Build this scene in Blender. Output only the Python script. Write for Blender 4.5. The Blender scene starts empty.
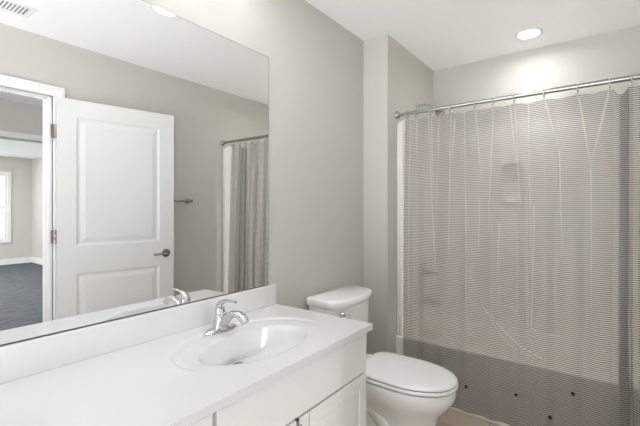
import bpy, bmesh, math, random
from mathutils import Vector, Matrix
PI = math.pi
random.seed(4)
scn = bpy.context.scene
C = scn.collection

# ---------------------------------------------------------------- camera, world, light, exposure
cam_d = bpy.data.cameras.new('camera')
cam = bpy.data.objects.new('camera', cam_d); C.objects.link(cam)
cam_d.sensor_width = 36.0
cam_d.lens = 378.93 * 36.0 / 640.0
cam_d.shift_y = -(213.0 - 208.44) / 640.0
cam_d.clip_start = 0.02
cam.location = (0, 0, 1.28)
cam.rotation_euler = (PI/2, 0, math.radians(36.80) - PI/2)
scn.camera = cam

world = bpy.data.worlds.new('world'); scn.world = world
world.use_nodes = True
wn = world.node_tree; bg = wn.nodes['Background']
bg.inputs[1].default_value = 1.0
w_tc = wn.nodes.new('ShaderNodeTexCoord'); w_sp = wn.nodes.new('ShaderNodeSeparateXYZ'); w_mr = wn.nodes.new('ShaderNodeMapRange'); w_mx = wn.nodes.new('ShaderNodeMix')
w_mx.data_type = 'RGBA'
w_mr.inputs['From Min'].default_value = -0.08; w_mr.inputs['From Max'].default_value = 0.08
w_mx.inputs['A'].default_value = (3.3, 3.36, 3.45, 1)       # unseen ground, brightened to fill the ceiling through the added window
w_mx.inputs['B'].default_value = (0.5, 0.53, 0.57, 1)      # sky
wn.links.new(w_tc.outputs['Generated'], w_sp.inputs[0]); wn.links.new(w_sp.outputs['Z'], w_mr.inputs['Value'])
wn.links.new(w_mr.outputs['Result'], w_mx.inputs['Factor']); wn.links.new(w_mx.outputs['Result'], bg.inputs[0])

WARM = (1.0, 0.955, 0.90)
CEIL = 2.4485
VAN_X = (0.56, 0.83, 1.10)
# radiance of the emitting lenses and globes; the hall and bedroom ones are added
L_SHOWER, L_BATH, L_VANITY, L_HALL_FILL, L_BEDROOM_FILL = 62.0, 46.0, 4.6, 95.0, 1100.0
P_SHOWER = 2.1   # watts in the shower downlight's downward beam

scn.view_settings.view_transform = 'Standard'
scn.view_settings.look = 'None'
scn.view_settings.exposure = 0.74
scn.view_settings.gamma = 1.0
scn.view_settings.use_curve_mapping = False
scn.cycles.max_bounces = 14
scn.cycles.diffuse_bounces = 8
scn.cycles.transparent_max_bounces = 24
scn.cycles.use_denoising = True

# ---------------------------------------------------------------- materials
def s2l(c):
    return tuple(((v/255.0)/12.92 if v/255.0 <= 0.04045 else ((v/255.0+0.055)/1.055)**2.4) for v in c)
def mat(name, rgb, rough=0.5, metal=0.0, spec=0.5, coat=0.0, noise=0.0, nscale=8.0, bump=0.0, bscale=200.0):
    m = bpy.data.materials.new(name); m.use_nodes = True
    nt = m.node_tree; b = nt.nodes['Principled BSDF']
    col = s2l(rgb)
    b.inputs['Base Color'].default_value = (*col, 1)
    b.inputs['Roughness'].default_value = rough
    b.inputs['Metallic'].default_value = metal
    b.inputs['Specular IOR Level'].default_value = spec
    b.inputs['Coat Weight'].default_value = coat
    tc = nt.nodes.new('ShaderNodeTexCoord')
    if noise > 0:
        n = nt.nodes.new('ShaderNodeTexNoise'); n.inputs['Scale'].default_value = nscale; n.inputs['Detail'].default_value = 4
        nt.links.new(tc.outputs['Object'], n.inputs['Vector'])
        r = nt.nodes.new('ShaderNodeMix'); r.data_type = 'RGBA'
        r.inputs['A'].default_value = (*[c*(1-noise) for c in col], 1)
        r.inputs['B'].default_value = (*[min(1, c*(1+noise)) for c in col], 1)
        nt.links.new(n.outputs['Fac'], r.inputs['Factor']); nt.links.new(r.outputs['Result'], b.inputs['Base Color'])
    if bump > 0:
        n2 = nt.nodes.new('ShaderNodeTexNoise'); n2.inputs['Scale'].default_value = bscale; n2.inputs['Detail'].default_value = 3
        nt.links.new(tc.outputs['Object'], n2.inputs['Vector'])
        bp = nt.nodes.new('ShaderNodeBump'); bp.inputs['Strength'].default_value = bump; bp.inputs['Distance'].default_value = 0.002
        nt.links.new(n2.outputs['Fac'], bp.inputs['Height']); nt.links.new(bp.outputs['Normal'], b.inputs['Normal'])
    return m
def emis(name, rgb, strength):
    m = bpy.data.materials.new(name); m.use_nodes = True
    b = m.node_tree.nodes['Principled BSDF']
    b.inputs['Base Color'].default_value = (*s2l(rgb), 1)
    b.inputs['Emission Color'].default_value = (*s2l(rgb), 1); b.inputs['Emission Strength'].default_value = strength
    return m
M = {}
M['wall'] = mat('greige_wall_paint', (203, 200, 193), 0.75, noise=0.012, nscale=3, bump=0.06, bscale=160)
M['ceiling'] = mat('white_ceiling_paint', (249, 249, 249), 0.85, bump=0.08, bscale=120)
M['trim'] = mat('white_trim_paint', (236, 236, 234), 0.38, noise=0.008, nscale=5)
M['door'] = mat('white_door_paint', (220, 220, 218), 0.42, noise=0.008, nscale=5)
M['cabinet'] = mat('white_cabinet_paint', (236, 236, 234), 0.40, noise=0.008, nscale=5)
M['gap'] = mat('cabinet_interior_shade_board', (150, 148, 144), 0.8, noise=0.02)
M['marble'] = mat('white_cultured_marble', (223, 223, 222), 0.16, coat=0.3, noise=0.006, nscale=6)
M['porcelain'] = mat('white_porcelain', (250, 250, 249), 0.10, coat=0.5, noise=0.004, nscale=5)
M['seat'] = mat('white_seat_plastic', (250, 250, 249), 0.22, noise=0.004, nscale=5)
M['acrylic'] = mat('cream_fiberglass', (240, 237, 230), 0.22, coat=0.25, noise=0.01, nscale=4)
M['chrome'] = mat('polished_chrome', (214, 214, 216), 0.07, metal=1.0, noise=0.02, nscale=20)
M['nickel'] = mat('satin_nickel', (172, 166, 158), 0.24, metal=1.0, noise=0.02, nscale=20)
M['bronze'] = mat('aged_nickel_lever', (130, 118, 108), 0.25, metal=1.0, noise=0.04, nscale=20)
M['rod'] = mat('brushed_steel_rod', (176, 174, 170), 0.28, metal=1.0, noise=0.02, nscale=20)
M['dark'] = mat('dark_rubber', (38, 34, 32), 0.6, noise=0.05)
M['drain'] = mat('drain_steel', (150, 148, 145), 0.2, metal=1.0, noise=0.03)
LAMP = (250, 251, 255)
M['lens_shower'] = emis('shower_lamp_lens', LAMP, L_SHOWER)
M['lens_bath'] = emis('bathroom_lamp_lens', LAMP, L_BATH)
M['fill_hall'] = emis('hall_fill_lens', LAMP, L_HALL_FILL)
M['fill_bedroom'] = emis('bedroom_fill_lens', LAMP, L_BEDROOM_FILL)
M['globe'] = emis('frosted_glass_lamp', LAMP, L_VANITY)
M['blind'] = mat('white_blind_slat', (232, 234, 236), 0.5, noise=0.01)
M['gap_shade'] = mat('seat_gap_shade_grey', (105, 103, 100), 0.8, noise=0.03)  # dark grey for the shade painted into the toilet seat gaps

m = bpy.data.materials.new('mirror_silver'); m.use_nodes = True; M['mirror'] = m
b = m.node_tree.nodes['Principled BSDF']
b.inputs['Base Color'].default_value = (0.93, 0.94, 0.935, 1); b.inputs['Metallic'].default_value = 1; b.inputs['Roughness'].default_value = 0.0
m = bpy.data.materials.new('window_glass'); m.use_nodes = True; M['glass'] = m
nt = m.node_tree; nt.nodes.clear()
o_ = nt.nodes.new('ShaderNodeOutputMaterial'); mx = nt.nodes.new('ShaderNodeMixShader'); tr = nt.nodes.new('ShaderNodeBsdfTransparent'); gl = nt.nodes.new('ShaderNodeBsdfGlossy')
gl.inputs['Roughness'].default_value = 0.02; mx.inputs[0].default_value = 0.06
nt.links.new(tr.outputs[0], mx.inputs[1]); nt.links.new(gl.outputs[0], mx.inputs[2]); nt.links.new(mx.outputs[0], o_.inputs[0])

def tile_mat(name, c1, c2, grout, size):
    m = bpy.data.materials.new(name); m.use_nodes = True; nt = m.node_tree; b = nt.nodes['Principled BSDF']
    tc = nt.nodes.new('ShaderNodeTexCoord'); br = nt.nodes.new('ShaderNodeTexBrick')
    br.offset = 0.0; br.inputs['Scale'].default_value = 1.0
    br.inputs['Brick Width'].default_value = size; br.inputs['Row Height'].default_value = size
    br.inputs['Mortar Size'].default_value = 0.0035; br.inputs['Mortar Smooth'].default_value = 0.2
    br.inputs['Color1'].default_value = (*s2l(c1), 1); br.inputs['Color2'].default_value = (*s2l(c2), 1); br.inputs['Mortar'].default_value = (*s2l(grout), 1)
    mp = nt.nodes.new('ShaderNodeMapping'); mp.inputs['Location'].default_value = (0.06, 0.12, 0)
    nt.links.new(tc.outputs['Object'], mp.inputs['Vector']); nt.links.new(mp.outputs[0], br.inputs['Vector'])
    n = nt.nodes.new('ShaderNodeTexNoise'); n.inputs['Scale'].default_value = 9; n.inputs['Detail'].default_value = 5
    nt.links.new(tc.outputs['Object'], n.inputs['Vector'])
    mix = nt.nodes.new('ShaderNodeMix'); mix.data_type = 'RGBA'; mix.blend_type = 'OVERLAY'; mix.inputs['Factor'].default_value = 0.25
    nt.links.new(br.outputs['Color'], mix.inputs['A']); nt.links.new(n.outputs['Color'], mix.inputs['B'])
    nt.links.new(mix.outputs['Result'], b.inputs['Base Color'])
    bp = nt.nodes.new('ShaderNodeBump'); bp.inputs['Strength'].default_value = 0.5; bp.inputs['Distance'].default_value = 0.002; bp.invert = True
    nt.links.new(br.outputs['Fac'], bp.inputs['Height']); nt.links.new(bp.outputs['Normal'], b.inputs['Normal'])
    b.inputs['Roughness'].default_value = 0.4
    return m
M['tile'] = tile_mat('beige_floor_tile', (192, 176, 154), (200, 185, 164), (160, 148, 130), 0.33)
m = mat('grey_carpet', (88, 90, 92), 0.95, noise=0.0); M['carpet'] = m
nt = m.node_tree; b = nt.nodes['Principled BSDF']; tc = nt.nodes.new('ShaderNodeTexCoord')
n = nt.nodes.new('ShaderNodeTexNoise'); n.inputs['Scale'].default_value = 5; n.inputs['Detail'].default_value = 8; n.inputs['Roughness'].default_value = 0.75
mp = nt.nodes.new('ShaderNodeMapping'); mp.inputs['Scale'].default_value = (1, 2.4, 1)
nt.links.new(tc.outputs['Object'], mp.inputs[0]); nt.links.new(mp.outputs[0], n.inputs['Vector'])
cr = nt.nodes.new('ShaderNodeValToRGB'); cr.color_ramp.elements[0].position = 0.35; cr.color_ramp.elements[1].position = 0.65
cr.color_ramp.elements[0].color = (*s2l((60, 63, 66)), 1); cr.color_ramp.elements[1].color = (*s2l((98, 102, 105)), 1)
nt.links.new(n.outputs['Fac'], cr.inputs[0]); nt.links.new(cr.outputs[0], b.inputs['Base Color'])

def clear_vinyl(name, haze, tint, striped=None):
    """clear glossy vinyl; striped = printed horizontal lines"""
    m = bpy.data.materials.new(name); m.use_nodes = True; nt = m.node_tree; nt.nodes.clear(); N = nt.nodes.new; L = nt.links.new
    out = N('ShaderNodeOutputMaterial'); tr = N('ShaderNodeBsdfTransparent'); df = N('ShaderNodeBsdfDiffuse'); tl = N('ShaderNodeBsdfTranslucent')
    tr.inputs[0].default_value = (*tint, 1); df.inputs[0].default_value = (0.85, 0.84, 0.82, 1); tl.inputs[0].default_value = (0.85, 0.84, 0.82, 1)
    a = N('ShaderNodeMixShader'); a.inputs[0].default_value = 0.5; L(df.outputs[0], a.inputs[1]); L(tl.outputs[0], a.inputs[2])
    base = N('ShaderNodeMixShader'); base.inputs[0].default_value = haze; L(tr.outputs[0], base.inputs[1]); L(a.outputs[0], base.inputs[2])
    last = base
    if striped:
        period, duty, rgb, opac = striped
        tc = N('ShaderNodeTexCoord'); sp = N('ShaderNodeSeparateXYZ'); L(tc.outputs['UV'], sp.inputs[0])
        dv = N('ShaderNodeMath'); dv.operation = 'DIVIDE'; dv.inputs[1].default_value = period; L(sp.outputs['Y'], dv.inputs[0])
        fr = N('ShaderNodeMath'); fr.operation = 'FRACT'; L(dv.outputs[0], fr.inputs[0])
        lt = N('ShaderNodeMath'); lt.operation = 'LESS_THAN'; lt.inputs[1].default_value = duty; L(fr.outputs[0], lt.inputs[0])
        op = N('ShaderNodeMath'); op.operation = 'MULTIPLY'; op.inputs[1].default_value = opac; L(lt.outputs[0], op.inputs[0])
        d2 = N('ShaderNodeBsdfDiffuse'); t2 = N('ShaderNodeBsdfTranslucent'); col = (*s2l(rgb), 1)
        d2.inputs[0].default_value = col; t2.inputs[0].default_value = col
        m2 = N('ShaderNodeMixShader'); m2.inputs[0].default_value = 0.35; L(d2.outputs[0], m2.inputs[1]); L(t2.outputs[0], m2.inputs[2])
        m3 = N('ShaderNodeMixShader'); L(op.outputs[0], m3.inputs[0]); L(base.outputs[0], m3.inputs[1]); L(m2.outputs[0], m3.inputs[2])
        at = N('ShaderNodeAttribute'); at.attribute_name = 'crease_highlight'; cm = N('ShaderNodeMath'); cm.operation = 'MULTIPLY'; cm.inputs[1].default_value = 0.42  # mask whitens the vinyl: fold highlights painted into its colour
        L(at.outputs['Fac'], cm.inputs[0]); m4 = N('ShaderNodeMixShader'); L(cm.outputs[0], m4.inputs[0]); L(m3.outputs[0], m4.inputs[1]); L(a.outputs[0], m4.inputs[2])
        last = m4
    gl = N('ShaderNodeBsdfGlossy'); gl.inputs['Roughness'].default_value = 0.2
    fz = N('ShaderNodeFresnel'); fz.inputs[0].default_value = 1.25
    g = N('ShaderNodeMixShader'); L(fz.outputs[0], g.inputs[0]); L(last.outputs[0], g.inputs[1]); L(gl.outputs[0], g.inputs[2]); L(g.outputs[0], out.inputs[0])
    return m
M['curtain'] = clear_vinyl('striped_vinyl_curtain', 0.52, (0.99, 0.975, 0.97), (0.0105, 0.46, (114, 103, 96), 0.87))
M['liner'] = clear_vinyl('clear_vinyl_liner', 0.08, (0.98, 0.975, 0.97))
M['crease_highlight'] = mat('painted_crease_highlight', (226, 223, 219), 0.25, noise=0.01)  # pale colour of the painted fold highlights
M['crease_highlight'].node_tree.nodes['Principled BSDF'].inputs['Alpha'].default_value = 0.8

# ---------------------------------------------------------------- helpers
def new(): return bmesh.new()
def box(bm, x0, x1, y0, y1, z0, z1):
    vs = [bm.verts.new((x, y, z)) for x in (x0, x1) for y in (y0, y1) for z in (z0, z1)]
    for f in ((0,1,3,2),(4,6,7,5),(0,4,5,1),(2,3,7,6),(0,2,6,4),(1,5,7,3)):
        bm.faces.new([vs[i] for i in f])
def frame_vecs(d):
    d = d.normalized(); up = Vector((0,0,1)) if abs(d.z) < 0.9 else Vector((1,0,0))
    a = d.cross(up).normalized(); b_ = a.cross(d).normalized()
    return a, b_
def loft(bm, rings, cap=True, closed=True):
    R = [[bm.verts.new(p) for p in r] for r in rings]
    n = len(R[0])
    for i in range(len(R)-1):
        for j in range(n if closed else n-1):
            k = (j+1) % n
            bm.faces.new((R[i][j], R[i][k], R[i+1][k], R[i+1][j]))
    if cap:
        bm.faces.new(list(reversed(R[0]))); bm.faces.new(R[-1])
    return R
def cyl(bm, p0, p1, r0, r1=None, seg=24, cap=True):
    p0, p1 = Vector(p0), Vector(p1); r1 = r0 if r1 is None else r1
    a, b_ = frame_vecs(p1-p0)
    mk = lambda p, r: [p + a*math.cos(2*PI*i/seg)*r + b_*math.sin(2*PI*i/seg)*r for i in range(seg)]
    loft(bm, [mk(p0, r0), mk(p1, r1)], cap)
def catmull(pts, n):
    pts = [tuple(p) for p in pts]; P = [pts[0]] + pts + [pts[-1]]; out = []
    for i in range(1, len(P)-2):
        for k in range(n):
            t = k/n
            out.append(tuple(0.5*((2*P[i][c]) + (-P[i-1][c]+P[i+1][c])*t + (2*P[i-1][c]-5*P[i][c]+4*P[i+1][c]-P[i+2][c])*t*t + (-P[i-1][c]+3*P[i][c]-3*P[i+1][c]+P[i+2][c])*t**3) for c in range(len(P[0]))))
    out.append(pts[-1]); return out
def sweep(bm, pts, side=None, seg=16, n=8, cap=True):
    """pts: (x,y,z,half_width,half_height); elliptical section along a smooth path"""
    Q = catmull(pts, n) if n > 1 else pts
    rings = []
    for i, q in enumerate(Q):
        p = Vector(q[:3]); d = (Vector(Q[min(i+1, len(Q)-1)][:3]) - Vector(Q[max(i-1, 0)][:3]))
        if d.length < 1e-9: d = Vector((0,0,1))
        d.normalize()
        if side is not None:
            a = Vector(side); a = (a - d*a.dot(d)).normalized(); b_ = a.cross(d).normalized()
        else: a, b_ = frame_vecs(d)
        rings.append([p + a*math.cos(2*PI*k/seg)*q[3] + b_*math.sin(2*PI*k/seg)*q[4] for k in range(seg)])
    loft(bm, rings, cap)
def lathe(bm, c, axis, prof, seg=32):
    """prof: list of (distance along axis, radius)"""
    c = Vector(c); ax = Vector(axis).normalized(); a, b_ = frame_vecs(ax)
    rings = [[c + ax*h + (a*math.cos(2*PI*k/seg) + b_*math.sin(2*PI*k/seg))*max(r, 1e-4) for k in range(seg)] for h, r in prof]
    loft(bm, rings, True)
def obj(name, bm, m, parent=None, smooth=False, bevel=0.0, bseg=3, sub=0, loc=None, angle=40):
    bmesh.ops.recalc_face_normals(bm, faces=bm.faces)
    me = bpy.data.meshes.new(name)
    off = Vector(loc) if loc is not None else (parent.matrix_world.translation.copy() if parent else Vector((0,0,0)))
    if parent is not None and loc is None:
        off = worldloc(parent)
    bm.transform(Matrix.Translation(-off))
    bm.to_mesh(me); bm.free()
    o = bpy.data.objects.new(name, me); C.objects.link(o)
    me.materials.append(m)
    if parent is not None:
        o.parent = parent
    else: o.location = off
    if smooth:
        for p in me.polygons: p.use_smooth = True
    if bevel:
        md = o.modifiers.new('bevel', 'BEVEL'); md.width = bevel; md.segments = bseg; md.limit_method = 'ANGLE'; md.angle_limit = math.radians(30)
        for p in me.polygons: p.use_smooth = True
        w = o.modifiers.new('wn', 'WEIGHTED_NORMAL'); w.keep_sharp = True
    elif smooth and angle:
        me.set_sharp_from_angle(angle=math.radians(angle))
    if sub:
        md = o.modifiers.new('sub', 'SUBSURF'); md.levels = sub; md.render_levels = sub
    return o
def worldloc(o):
    v = Vector((0,0,0))
    while o is not None:
        v = v + o.location; o = o.parent
    return v
def tag(o, label, cat, group=None):
    o['label'] = label; o['category'] = cat
    if group: o['group'] = group
    return o
def thing(name, label, cat, loc=(0,0,0), group=None):
    o = bpy.data.objects.new(name, None); C.objects.link(o); o.location = loc; o.empty_display_size = 0.05
    return tag(o, label, cat, group)
def struct(name, bm, m, bevel=0.0, parent=None, **k):
    o = obj(name, bm, m, parent, bevel=bevel, **k)
    if parent is None: o['kind'] = 'structure'
    return o
def sbox(name, dims, m, bevel=0.0):
    bm = new(); box(bm, *dims); return struct(name, bm, m, bevel)

# ---------------------------------------------------------------- room
YW, YO = 1.342, -0.3668          # mirror wall face, opposite wall face
XL, XB, YT, XK = -0.45, 2.3006, 1.157, 3.1552   # left wall, tub wing wall, tub end wall, tub back wall
T = 0.12
YH = -2.463                       # far wall of the hall
YF, XR = -8.17, 3.10              # far and right walls of the bedroom
sbox('floor', (XL-T, XK+T, YO-0.06, YW+T, -0.10, 0.0), M['tile'])
LIGHTS = ((2.865, 0.40, 0.067), (1.24, 0.635, 0.079))
bm = new(); HS = 0.12; cuts = sorted((x-HS, x+HS, y-HS, y+HS, x, y, h) for x, y, h in LIGHTS)
xa = XL-T
for (x0, x1, y0, y1, lx_, ly_, hr) in cuts:
    box(bm, xa, x0, YO, YW+T, CEIL, CEIL+0.1)
    box(bm, x0, x1, YO, y0, CEIL, CEIL+0.1); box(bm, x0, x1, y1, YW+T, CEIL, CEIL+0.1)
    n = 48; circ = [(lx_+hr*math.cos(2*PI*k/n), ly_+hr*math.sin(2*PI*k/n)) for k in range(n)]
    sq = []
    for k in range(n):
        c, s_ = math.cos(2*PI*k/n), math.sin(2*PI*k/n); q_ = HS/max(abs(c), abs(s_)); sq.append((lx_+c*q_, ly_+s_*q_))
    loft(bm, [[(x, y, CEIL) for x, y in sq], [(x, y, CEIL) for x, y in circ], [(x, y, CEIL+0.1) for x, y in circ], [(x, y, CEIL+0.1) for x, y in sq]], cap=False)
    xa = x1
box(bm, xa, XK+T, YO, YW+T, CEIL, CEIL+0.1)
struct('ceiling', bm, M['ceiling'])
sbox('wall_vanity', (XL-T, XB, YW, YW+T, 0, CEIL), M['wall'])
sbox('wall_wing', (XB, XK+T, YT, YW+T, 0, CEIL), M['wall'])
sbox('wall_tub_back', (XK, XK+T, YO-T, YT, 0, CEIL), M['wall'])
bm = new(); QY0, QY1, QZ0, QZ1 = -0.30, 1.28, 0.10, 2.38
box(bm, XL-T, XL, YO-T, QY0, 0, CEIL); box(bm, XL-T, XL, QY1, YW, 0, CEIL); box(bm, XL-T, XL, QY0, QY1, 0, QZ0); box(bm, XL-T, XL, QY0, QY1, QZ1, CEIL)  # wall with the opening of the added window
struct('wall_left', bm, M['wall'])
bm = new()
box(bm, XL, XL+0.012, QY0-0.06, QY0, QZ0-0.06, QZ1+0.06); box(bm, XL, XL+0.012, QY1, QY1+0.06, QZ0-0.06, QZ1+0.06)
box(bm, XL, XL+0.012, QY0, QY1, QZ0-0.06, QZ0); box(bm, XL, XL+0.012, QY0, QY1, QZ1, QZ1+0.06)
struct('added_fill_window', bm, M['trim'], 0.002)  # unseen window added behind the camera to fill the room with light
DX0, DX1, DZ = 0.155, 0.965, 2.045
bm = new()
box(bm, XL, DX0-0.02, YO-T, YO, 0, CEIL); box(bm, DX1+0.02, XK, YO-T, YO, 0, CEIL); box(bm, DX0-0.02, DX1+0.02, YO-T, YO, DZ+0.02, CEIL)
struct('wall_opposite', bm, M['wall'])
# hall and bedroom beyond the door
sbox('floor_hall', (-1.6, 4.2, YF-0.02, YO-0.06, -0.10, 0.004), M['carpet'])
sbox('ceiling_hall', (-1.6, 4.2, YF-0.02, YO-T, CEIL, CEIL+0.1), M['ceiling'])
bm = new()
box(bm, -1.6, -0.35, YH-T, YH, 0, CEIL); box(bm, 2.35, 4.2, YH-T, YH, 0, CEIL); box(bm, -0.35, 2.35, YH-T, YH, 2.04, CEIL)
struct('wall_hall', bm, M['wall'])
bm = new()
box(bm, -1.72, -1.6, -3.2, YO-T, 0, CEIL); box(bm, -1.72, -1.6, YF, -7.4, 0, CEIL); box(bm, -1.72, -1.6, -7.4, -3.2, 0, 0.6); box(bm, -1.72, -1.6, -7.4, -3.2, 2.2, CEIL)  # unseen bedroom opening added to let world light in
struct('wall_hall_left', bm, M['wall'])
sbox('wall_hall_right', (4.2, 4.32, YH, YO-T, 0, CEIL), M['wall'])
sbox('wall_bedroom_right', (XR, XR+T, YF, YH-T, 0, CEIL), M['wall'])
WX0, WX1, WZ0, WZ1 = 1.80, 2.63, 0.58, 2.04
bm = new()
box(bm, -1.6, WX0, YF-T, YF, 0, CEIL); box(bm, WX1, XR+T, YF-T, YF, 0, CEIL)
box(bm, WX0, WX1, YF-T, YF, 0, WZ0); box(bm, WX0, WX1, YF-T, YF, WZ1, CEIL)
struct('wall_bedroom_far', bm, M['wall'])
# baseboards
def baseboard(name, x0, x1, y0, y1, h=0.10):
    bm = new(); box(bm, x0, x1, y0, y1, 0.004, h); return struct(name, bm, M['trim'], 0.004)
baseboard('baseboard_vanity', 1.40, XB, YW-0.014, YW)
baseboard('baseboard_wing', XB-0.014, XB, YT-0.014, YW-0.014)
baseboard('baseboard_wing_side', XB-0.014, 2.42, YT-0.014, YT)
baseboard('baseboard_opposite', 1.065, 2.42, YO, YO+0.014)
baseboard('baseboard_bedroom_far', -1.6, XR-0.016, YF, YF+0.016, 0.135)
baseboard('baseboard_bedroom_right', XR-0.016, XR, YF, YH-T, 0.135)
# door casing and jamb (bathroom side), hall opening casing
bm = new()
box(bm, DX0-0.02, DX0, YO-T, YO, 0.004, DZ+0.02); box(bm, DX1, DX1+0.02, YO-T, YO, 0.004, DZ+0.02); box(bm, DX0-0.02, DX1+0.02, YO-T, YO, DZ, DZ+0.02)
box(bm, DX1-0.012, DX1, YO-0.078, YO-0.042, 0.004, DZ); box(bm, DX0, DX0+0.012, YO-0.078, YO-0.042, 0.004, DZ); box(bm, DX0, DX1, YO-0.078, YO-0.042, DZ-0.012, DZ)
struct('trim_1', bm, M['trim'], 0.0015)
def casing(name, x0, x1, z1, y, s, w=0.068, floorz=0.004):
    bm = new()
    for d0, d1, th in ((0.006, w, 0.013), (w-0.022, w, 0.019), (0.006, 0.018, 0.017)):
        ya, yb = (y, y+s*th) if s > 0 else (y+s*th, y)
        box(bm, x0-d1, x0-d0, ya, yb, floorz, z1+d1); box(bm, x1+d0, x1+d1, ya, yb, floorz, z1+d1); box(bm, x0-d0, x1+d0, ya, yb, z1+d0, z1+d1)
    return struct(name, bm, M['trim'], 0.0012)
casing('trim_2', DX0-0.014, DX1+0.014, DZ, YO, 1, 0.075)
casing('trim_3', DX0-0.014, DX1+0.014, DZ, YO-T, -1, 0.075)
casing('trim_4', -0.35, 2.35, 2.04, YH, 1)

# bedroom window with blinds
w1 = new()
def fr(bm, x0, x1, z0, z1, w, y0, y1):
    box(bm, x0, x0+w, y0, y1, z0, z1); box(bm, x1-w, x1, y0, y1, z0, z1); box(bm, x0+w, x1-w, y0, y1, z1-w, z1); box(bm, x0+w, x1-w, y0, y1, z0, z0+w)
fr(w1, WX0-0.075, WX1+0.075, WZ0-0.075, WZ1+0.075, 0.075, YF, YF+0.02)
win = struct('window_1', w1, M['trim'], 0.002)
bm = new(); zm = (WZ0+WZ1)/2
fr(bm, WX0, WX1, zm, WZ1, 0.04, YF-0.07, YF-0.035); fr(bm, WX0, WX1, WZ0, zm, 0.045, YF-0.04, YF-0.005)
obj('window_frame', bm, M['trim'], win, bevel=0.002)
bm = new(); box(bm, WX0+0.03, WX1-0.03, YF-0.055, YF-0.05, WZ0+0.03, WZ1-0.03); obj('pane', bm, M['glass'], win)
bm = new()
z = zm+0.05
while z < WZ1-0.03:
    vs = [bm.verts.new(p) for p in ((WX0+0.02, YF-0.028, z), (WX1-0.02, YF-0.028, z), (WX1-0.02, YF-0.006, z+0.014), (WX0+0.02, YF-0.006, z+0.014))]
    bm.faces.new(vs)
    z += 0.05
z = WZ0+0.06
while z < zm-0.02:
    vs = [bm.verts.new(p) for p in ((WX0+0.02, YF-0.002, z), (WX1-0.02, YF-0.002, z), (WX1-0.02, YF+0.020, z+0.014), (WX0+0.02, YF+0.020, z+0.014))]
    bm.faces.new(vs)
    z += 0.05
o = obj('blind', bm, M['blind'], win)
md = o.modifiers.new('solid', 'SOLIDIFY'); md.thickness = 0.003

# ---------------------------------------------------------------- the open bathroom door
ang = math.radians(11.2)
U = Vector((math.cos(ang), math.sin(ang), 0)); Nn = Vector((-math.sin(ang), math.cos(ang), 0))
P0 = Vector((1.005, -0.360, 0))
def D(u, n, z): return P0 + U*u + Nn*n + Vector((0, 0, z))
def dbox(bm, u0, u1, n0, n1, z0, z1):
    vs = [bm.verts.new(D(u, n, z)) for u in (u0, u1) for n in (n0, n1) for z in (z0, z1)]
    for f in ((0,1,3,2),(4,6,7,5),(0,4,5,1),(2,3,7,6),(0,2,6,4),(1,5,7,3)): bm.faces.new([vs[i] for i in f])
DW = 0.80; TH = 0.035; Z0, Z1 = 0.012, 2.045
bm = new()
us = [0, 0.115, DW-0.115, DW]
panels = [(0.25, 0.82), (1.015, 1.925)]
def panel_face(bm, nn, sgn):
    zs = [Z0, panels[0][0], panels[0][1], panels[1][0], panels[1][1], Z1]
    for i in range(3):
        for j in range(5):
            u0, u1, z0, z1 = us[i], us[i+1], zs[j], zs[j+1]
            if i == 1 and j in (1, 3):
                steps = [(0, 0), (0.012, -0.007), (0.022, -0.008), (0.050, -0.001), (0.056, 0.0)]
                prev = None
                for (ins, dep) in steps:
                    q = [bm.verts.new(D(a, nn+sgn*dep, c)) for a, c in ((u0+ins, z0+ins), (u1-ins, z0+ins), (u1-ins, z1-ins), (u0+ins, z1-ins))]
                    if prev:
                        for k in range(4): bm.faces.new((prev[k], prev[(k+1)%4], q[(k+1)%4], q[k]))
                    prev = q
                bm.faces.new(prev)
            else:
                bm.faces.new([bm.verts.new(D(a, nn, c)) for a, c in ((u0, z0), (u1, z0), (u1, z1), (u0, z1))])
panel_face(bm, TH, 1); panel_face(bm, 0.0, -1)
for (a, b2, c, d) in (((0,0,Z0),(0,TH,Z0),(0,TH,Z1),(0,0,Z1)), ((DW,0,Z0),(DW,TH,Z0),(DW,TH,Z1),(DW,0,Z1)), ((0,0,Z1),(DW,0,Z1),(DW,TH,Z1),(0,TH,Z1)), ((0,0,Z0),(DW,0,Z0),(DW,TH,Z0),(0,TH,Z0))):
    bm.faces.new([bm.verts.new(D(*q)) for q in (a, b2, c, d)])
bmesh.ops.remove_doubles(bm, verts=bm.verts, dist=1e-5)
door = struct('door_1', bm, M['door'])
bm = new()
hu, hz = DW-0.065, 0.918
lathe(bm, D(hu, TH, hz), Nn, [(0, 0.033), (0.004, 0.033), (0.009, 0.028), (0.012, 0.014), (0.045, 0.011), (0.050, 0.012), (0.058, 0.010)], 28)
hn = obj('door_handle', bm, M['bronze'], door, smooth=True)
bm = new()
sweep(bm, [(*D(hu, TH+0.05, hz), 0.010, 0.010), (*D(hu-0.03, TH+0.052, hz+0.003), 0.007, 0.010), (*D(hu-0.07, TH+0.05, hz-0.001), 0.006, 0.009), (*D(hu-0.11, TH+0.045, hz-0.004), 0.005, 0.008)], seg=12)
obj('lever', bm, M['nickel'], hn, smooth=True)
for hz_ in (0.25, 1.085, 1.81):
    bm = new()
    cyl(bm, (0.990, YO+0.027, hz_-0.045), (0.990, YO+0.027, hz_+0.045), 0.0065, seg=12)
    box(bm, 0.970, 0.990, YO+0.0195, YO+0.0215, hz_-0.045, hz_+0.045)
    dbox(bm, -0.014, 0.0, 0.004, 0.030, hz_-0.045, hz_+0.045)
    obj('hinge', bm, M['nickel'], door, smooth=True)

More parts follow.
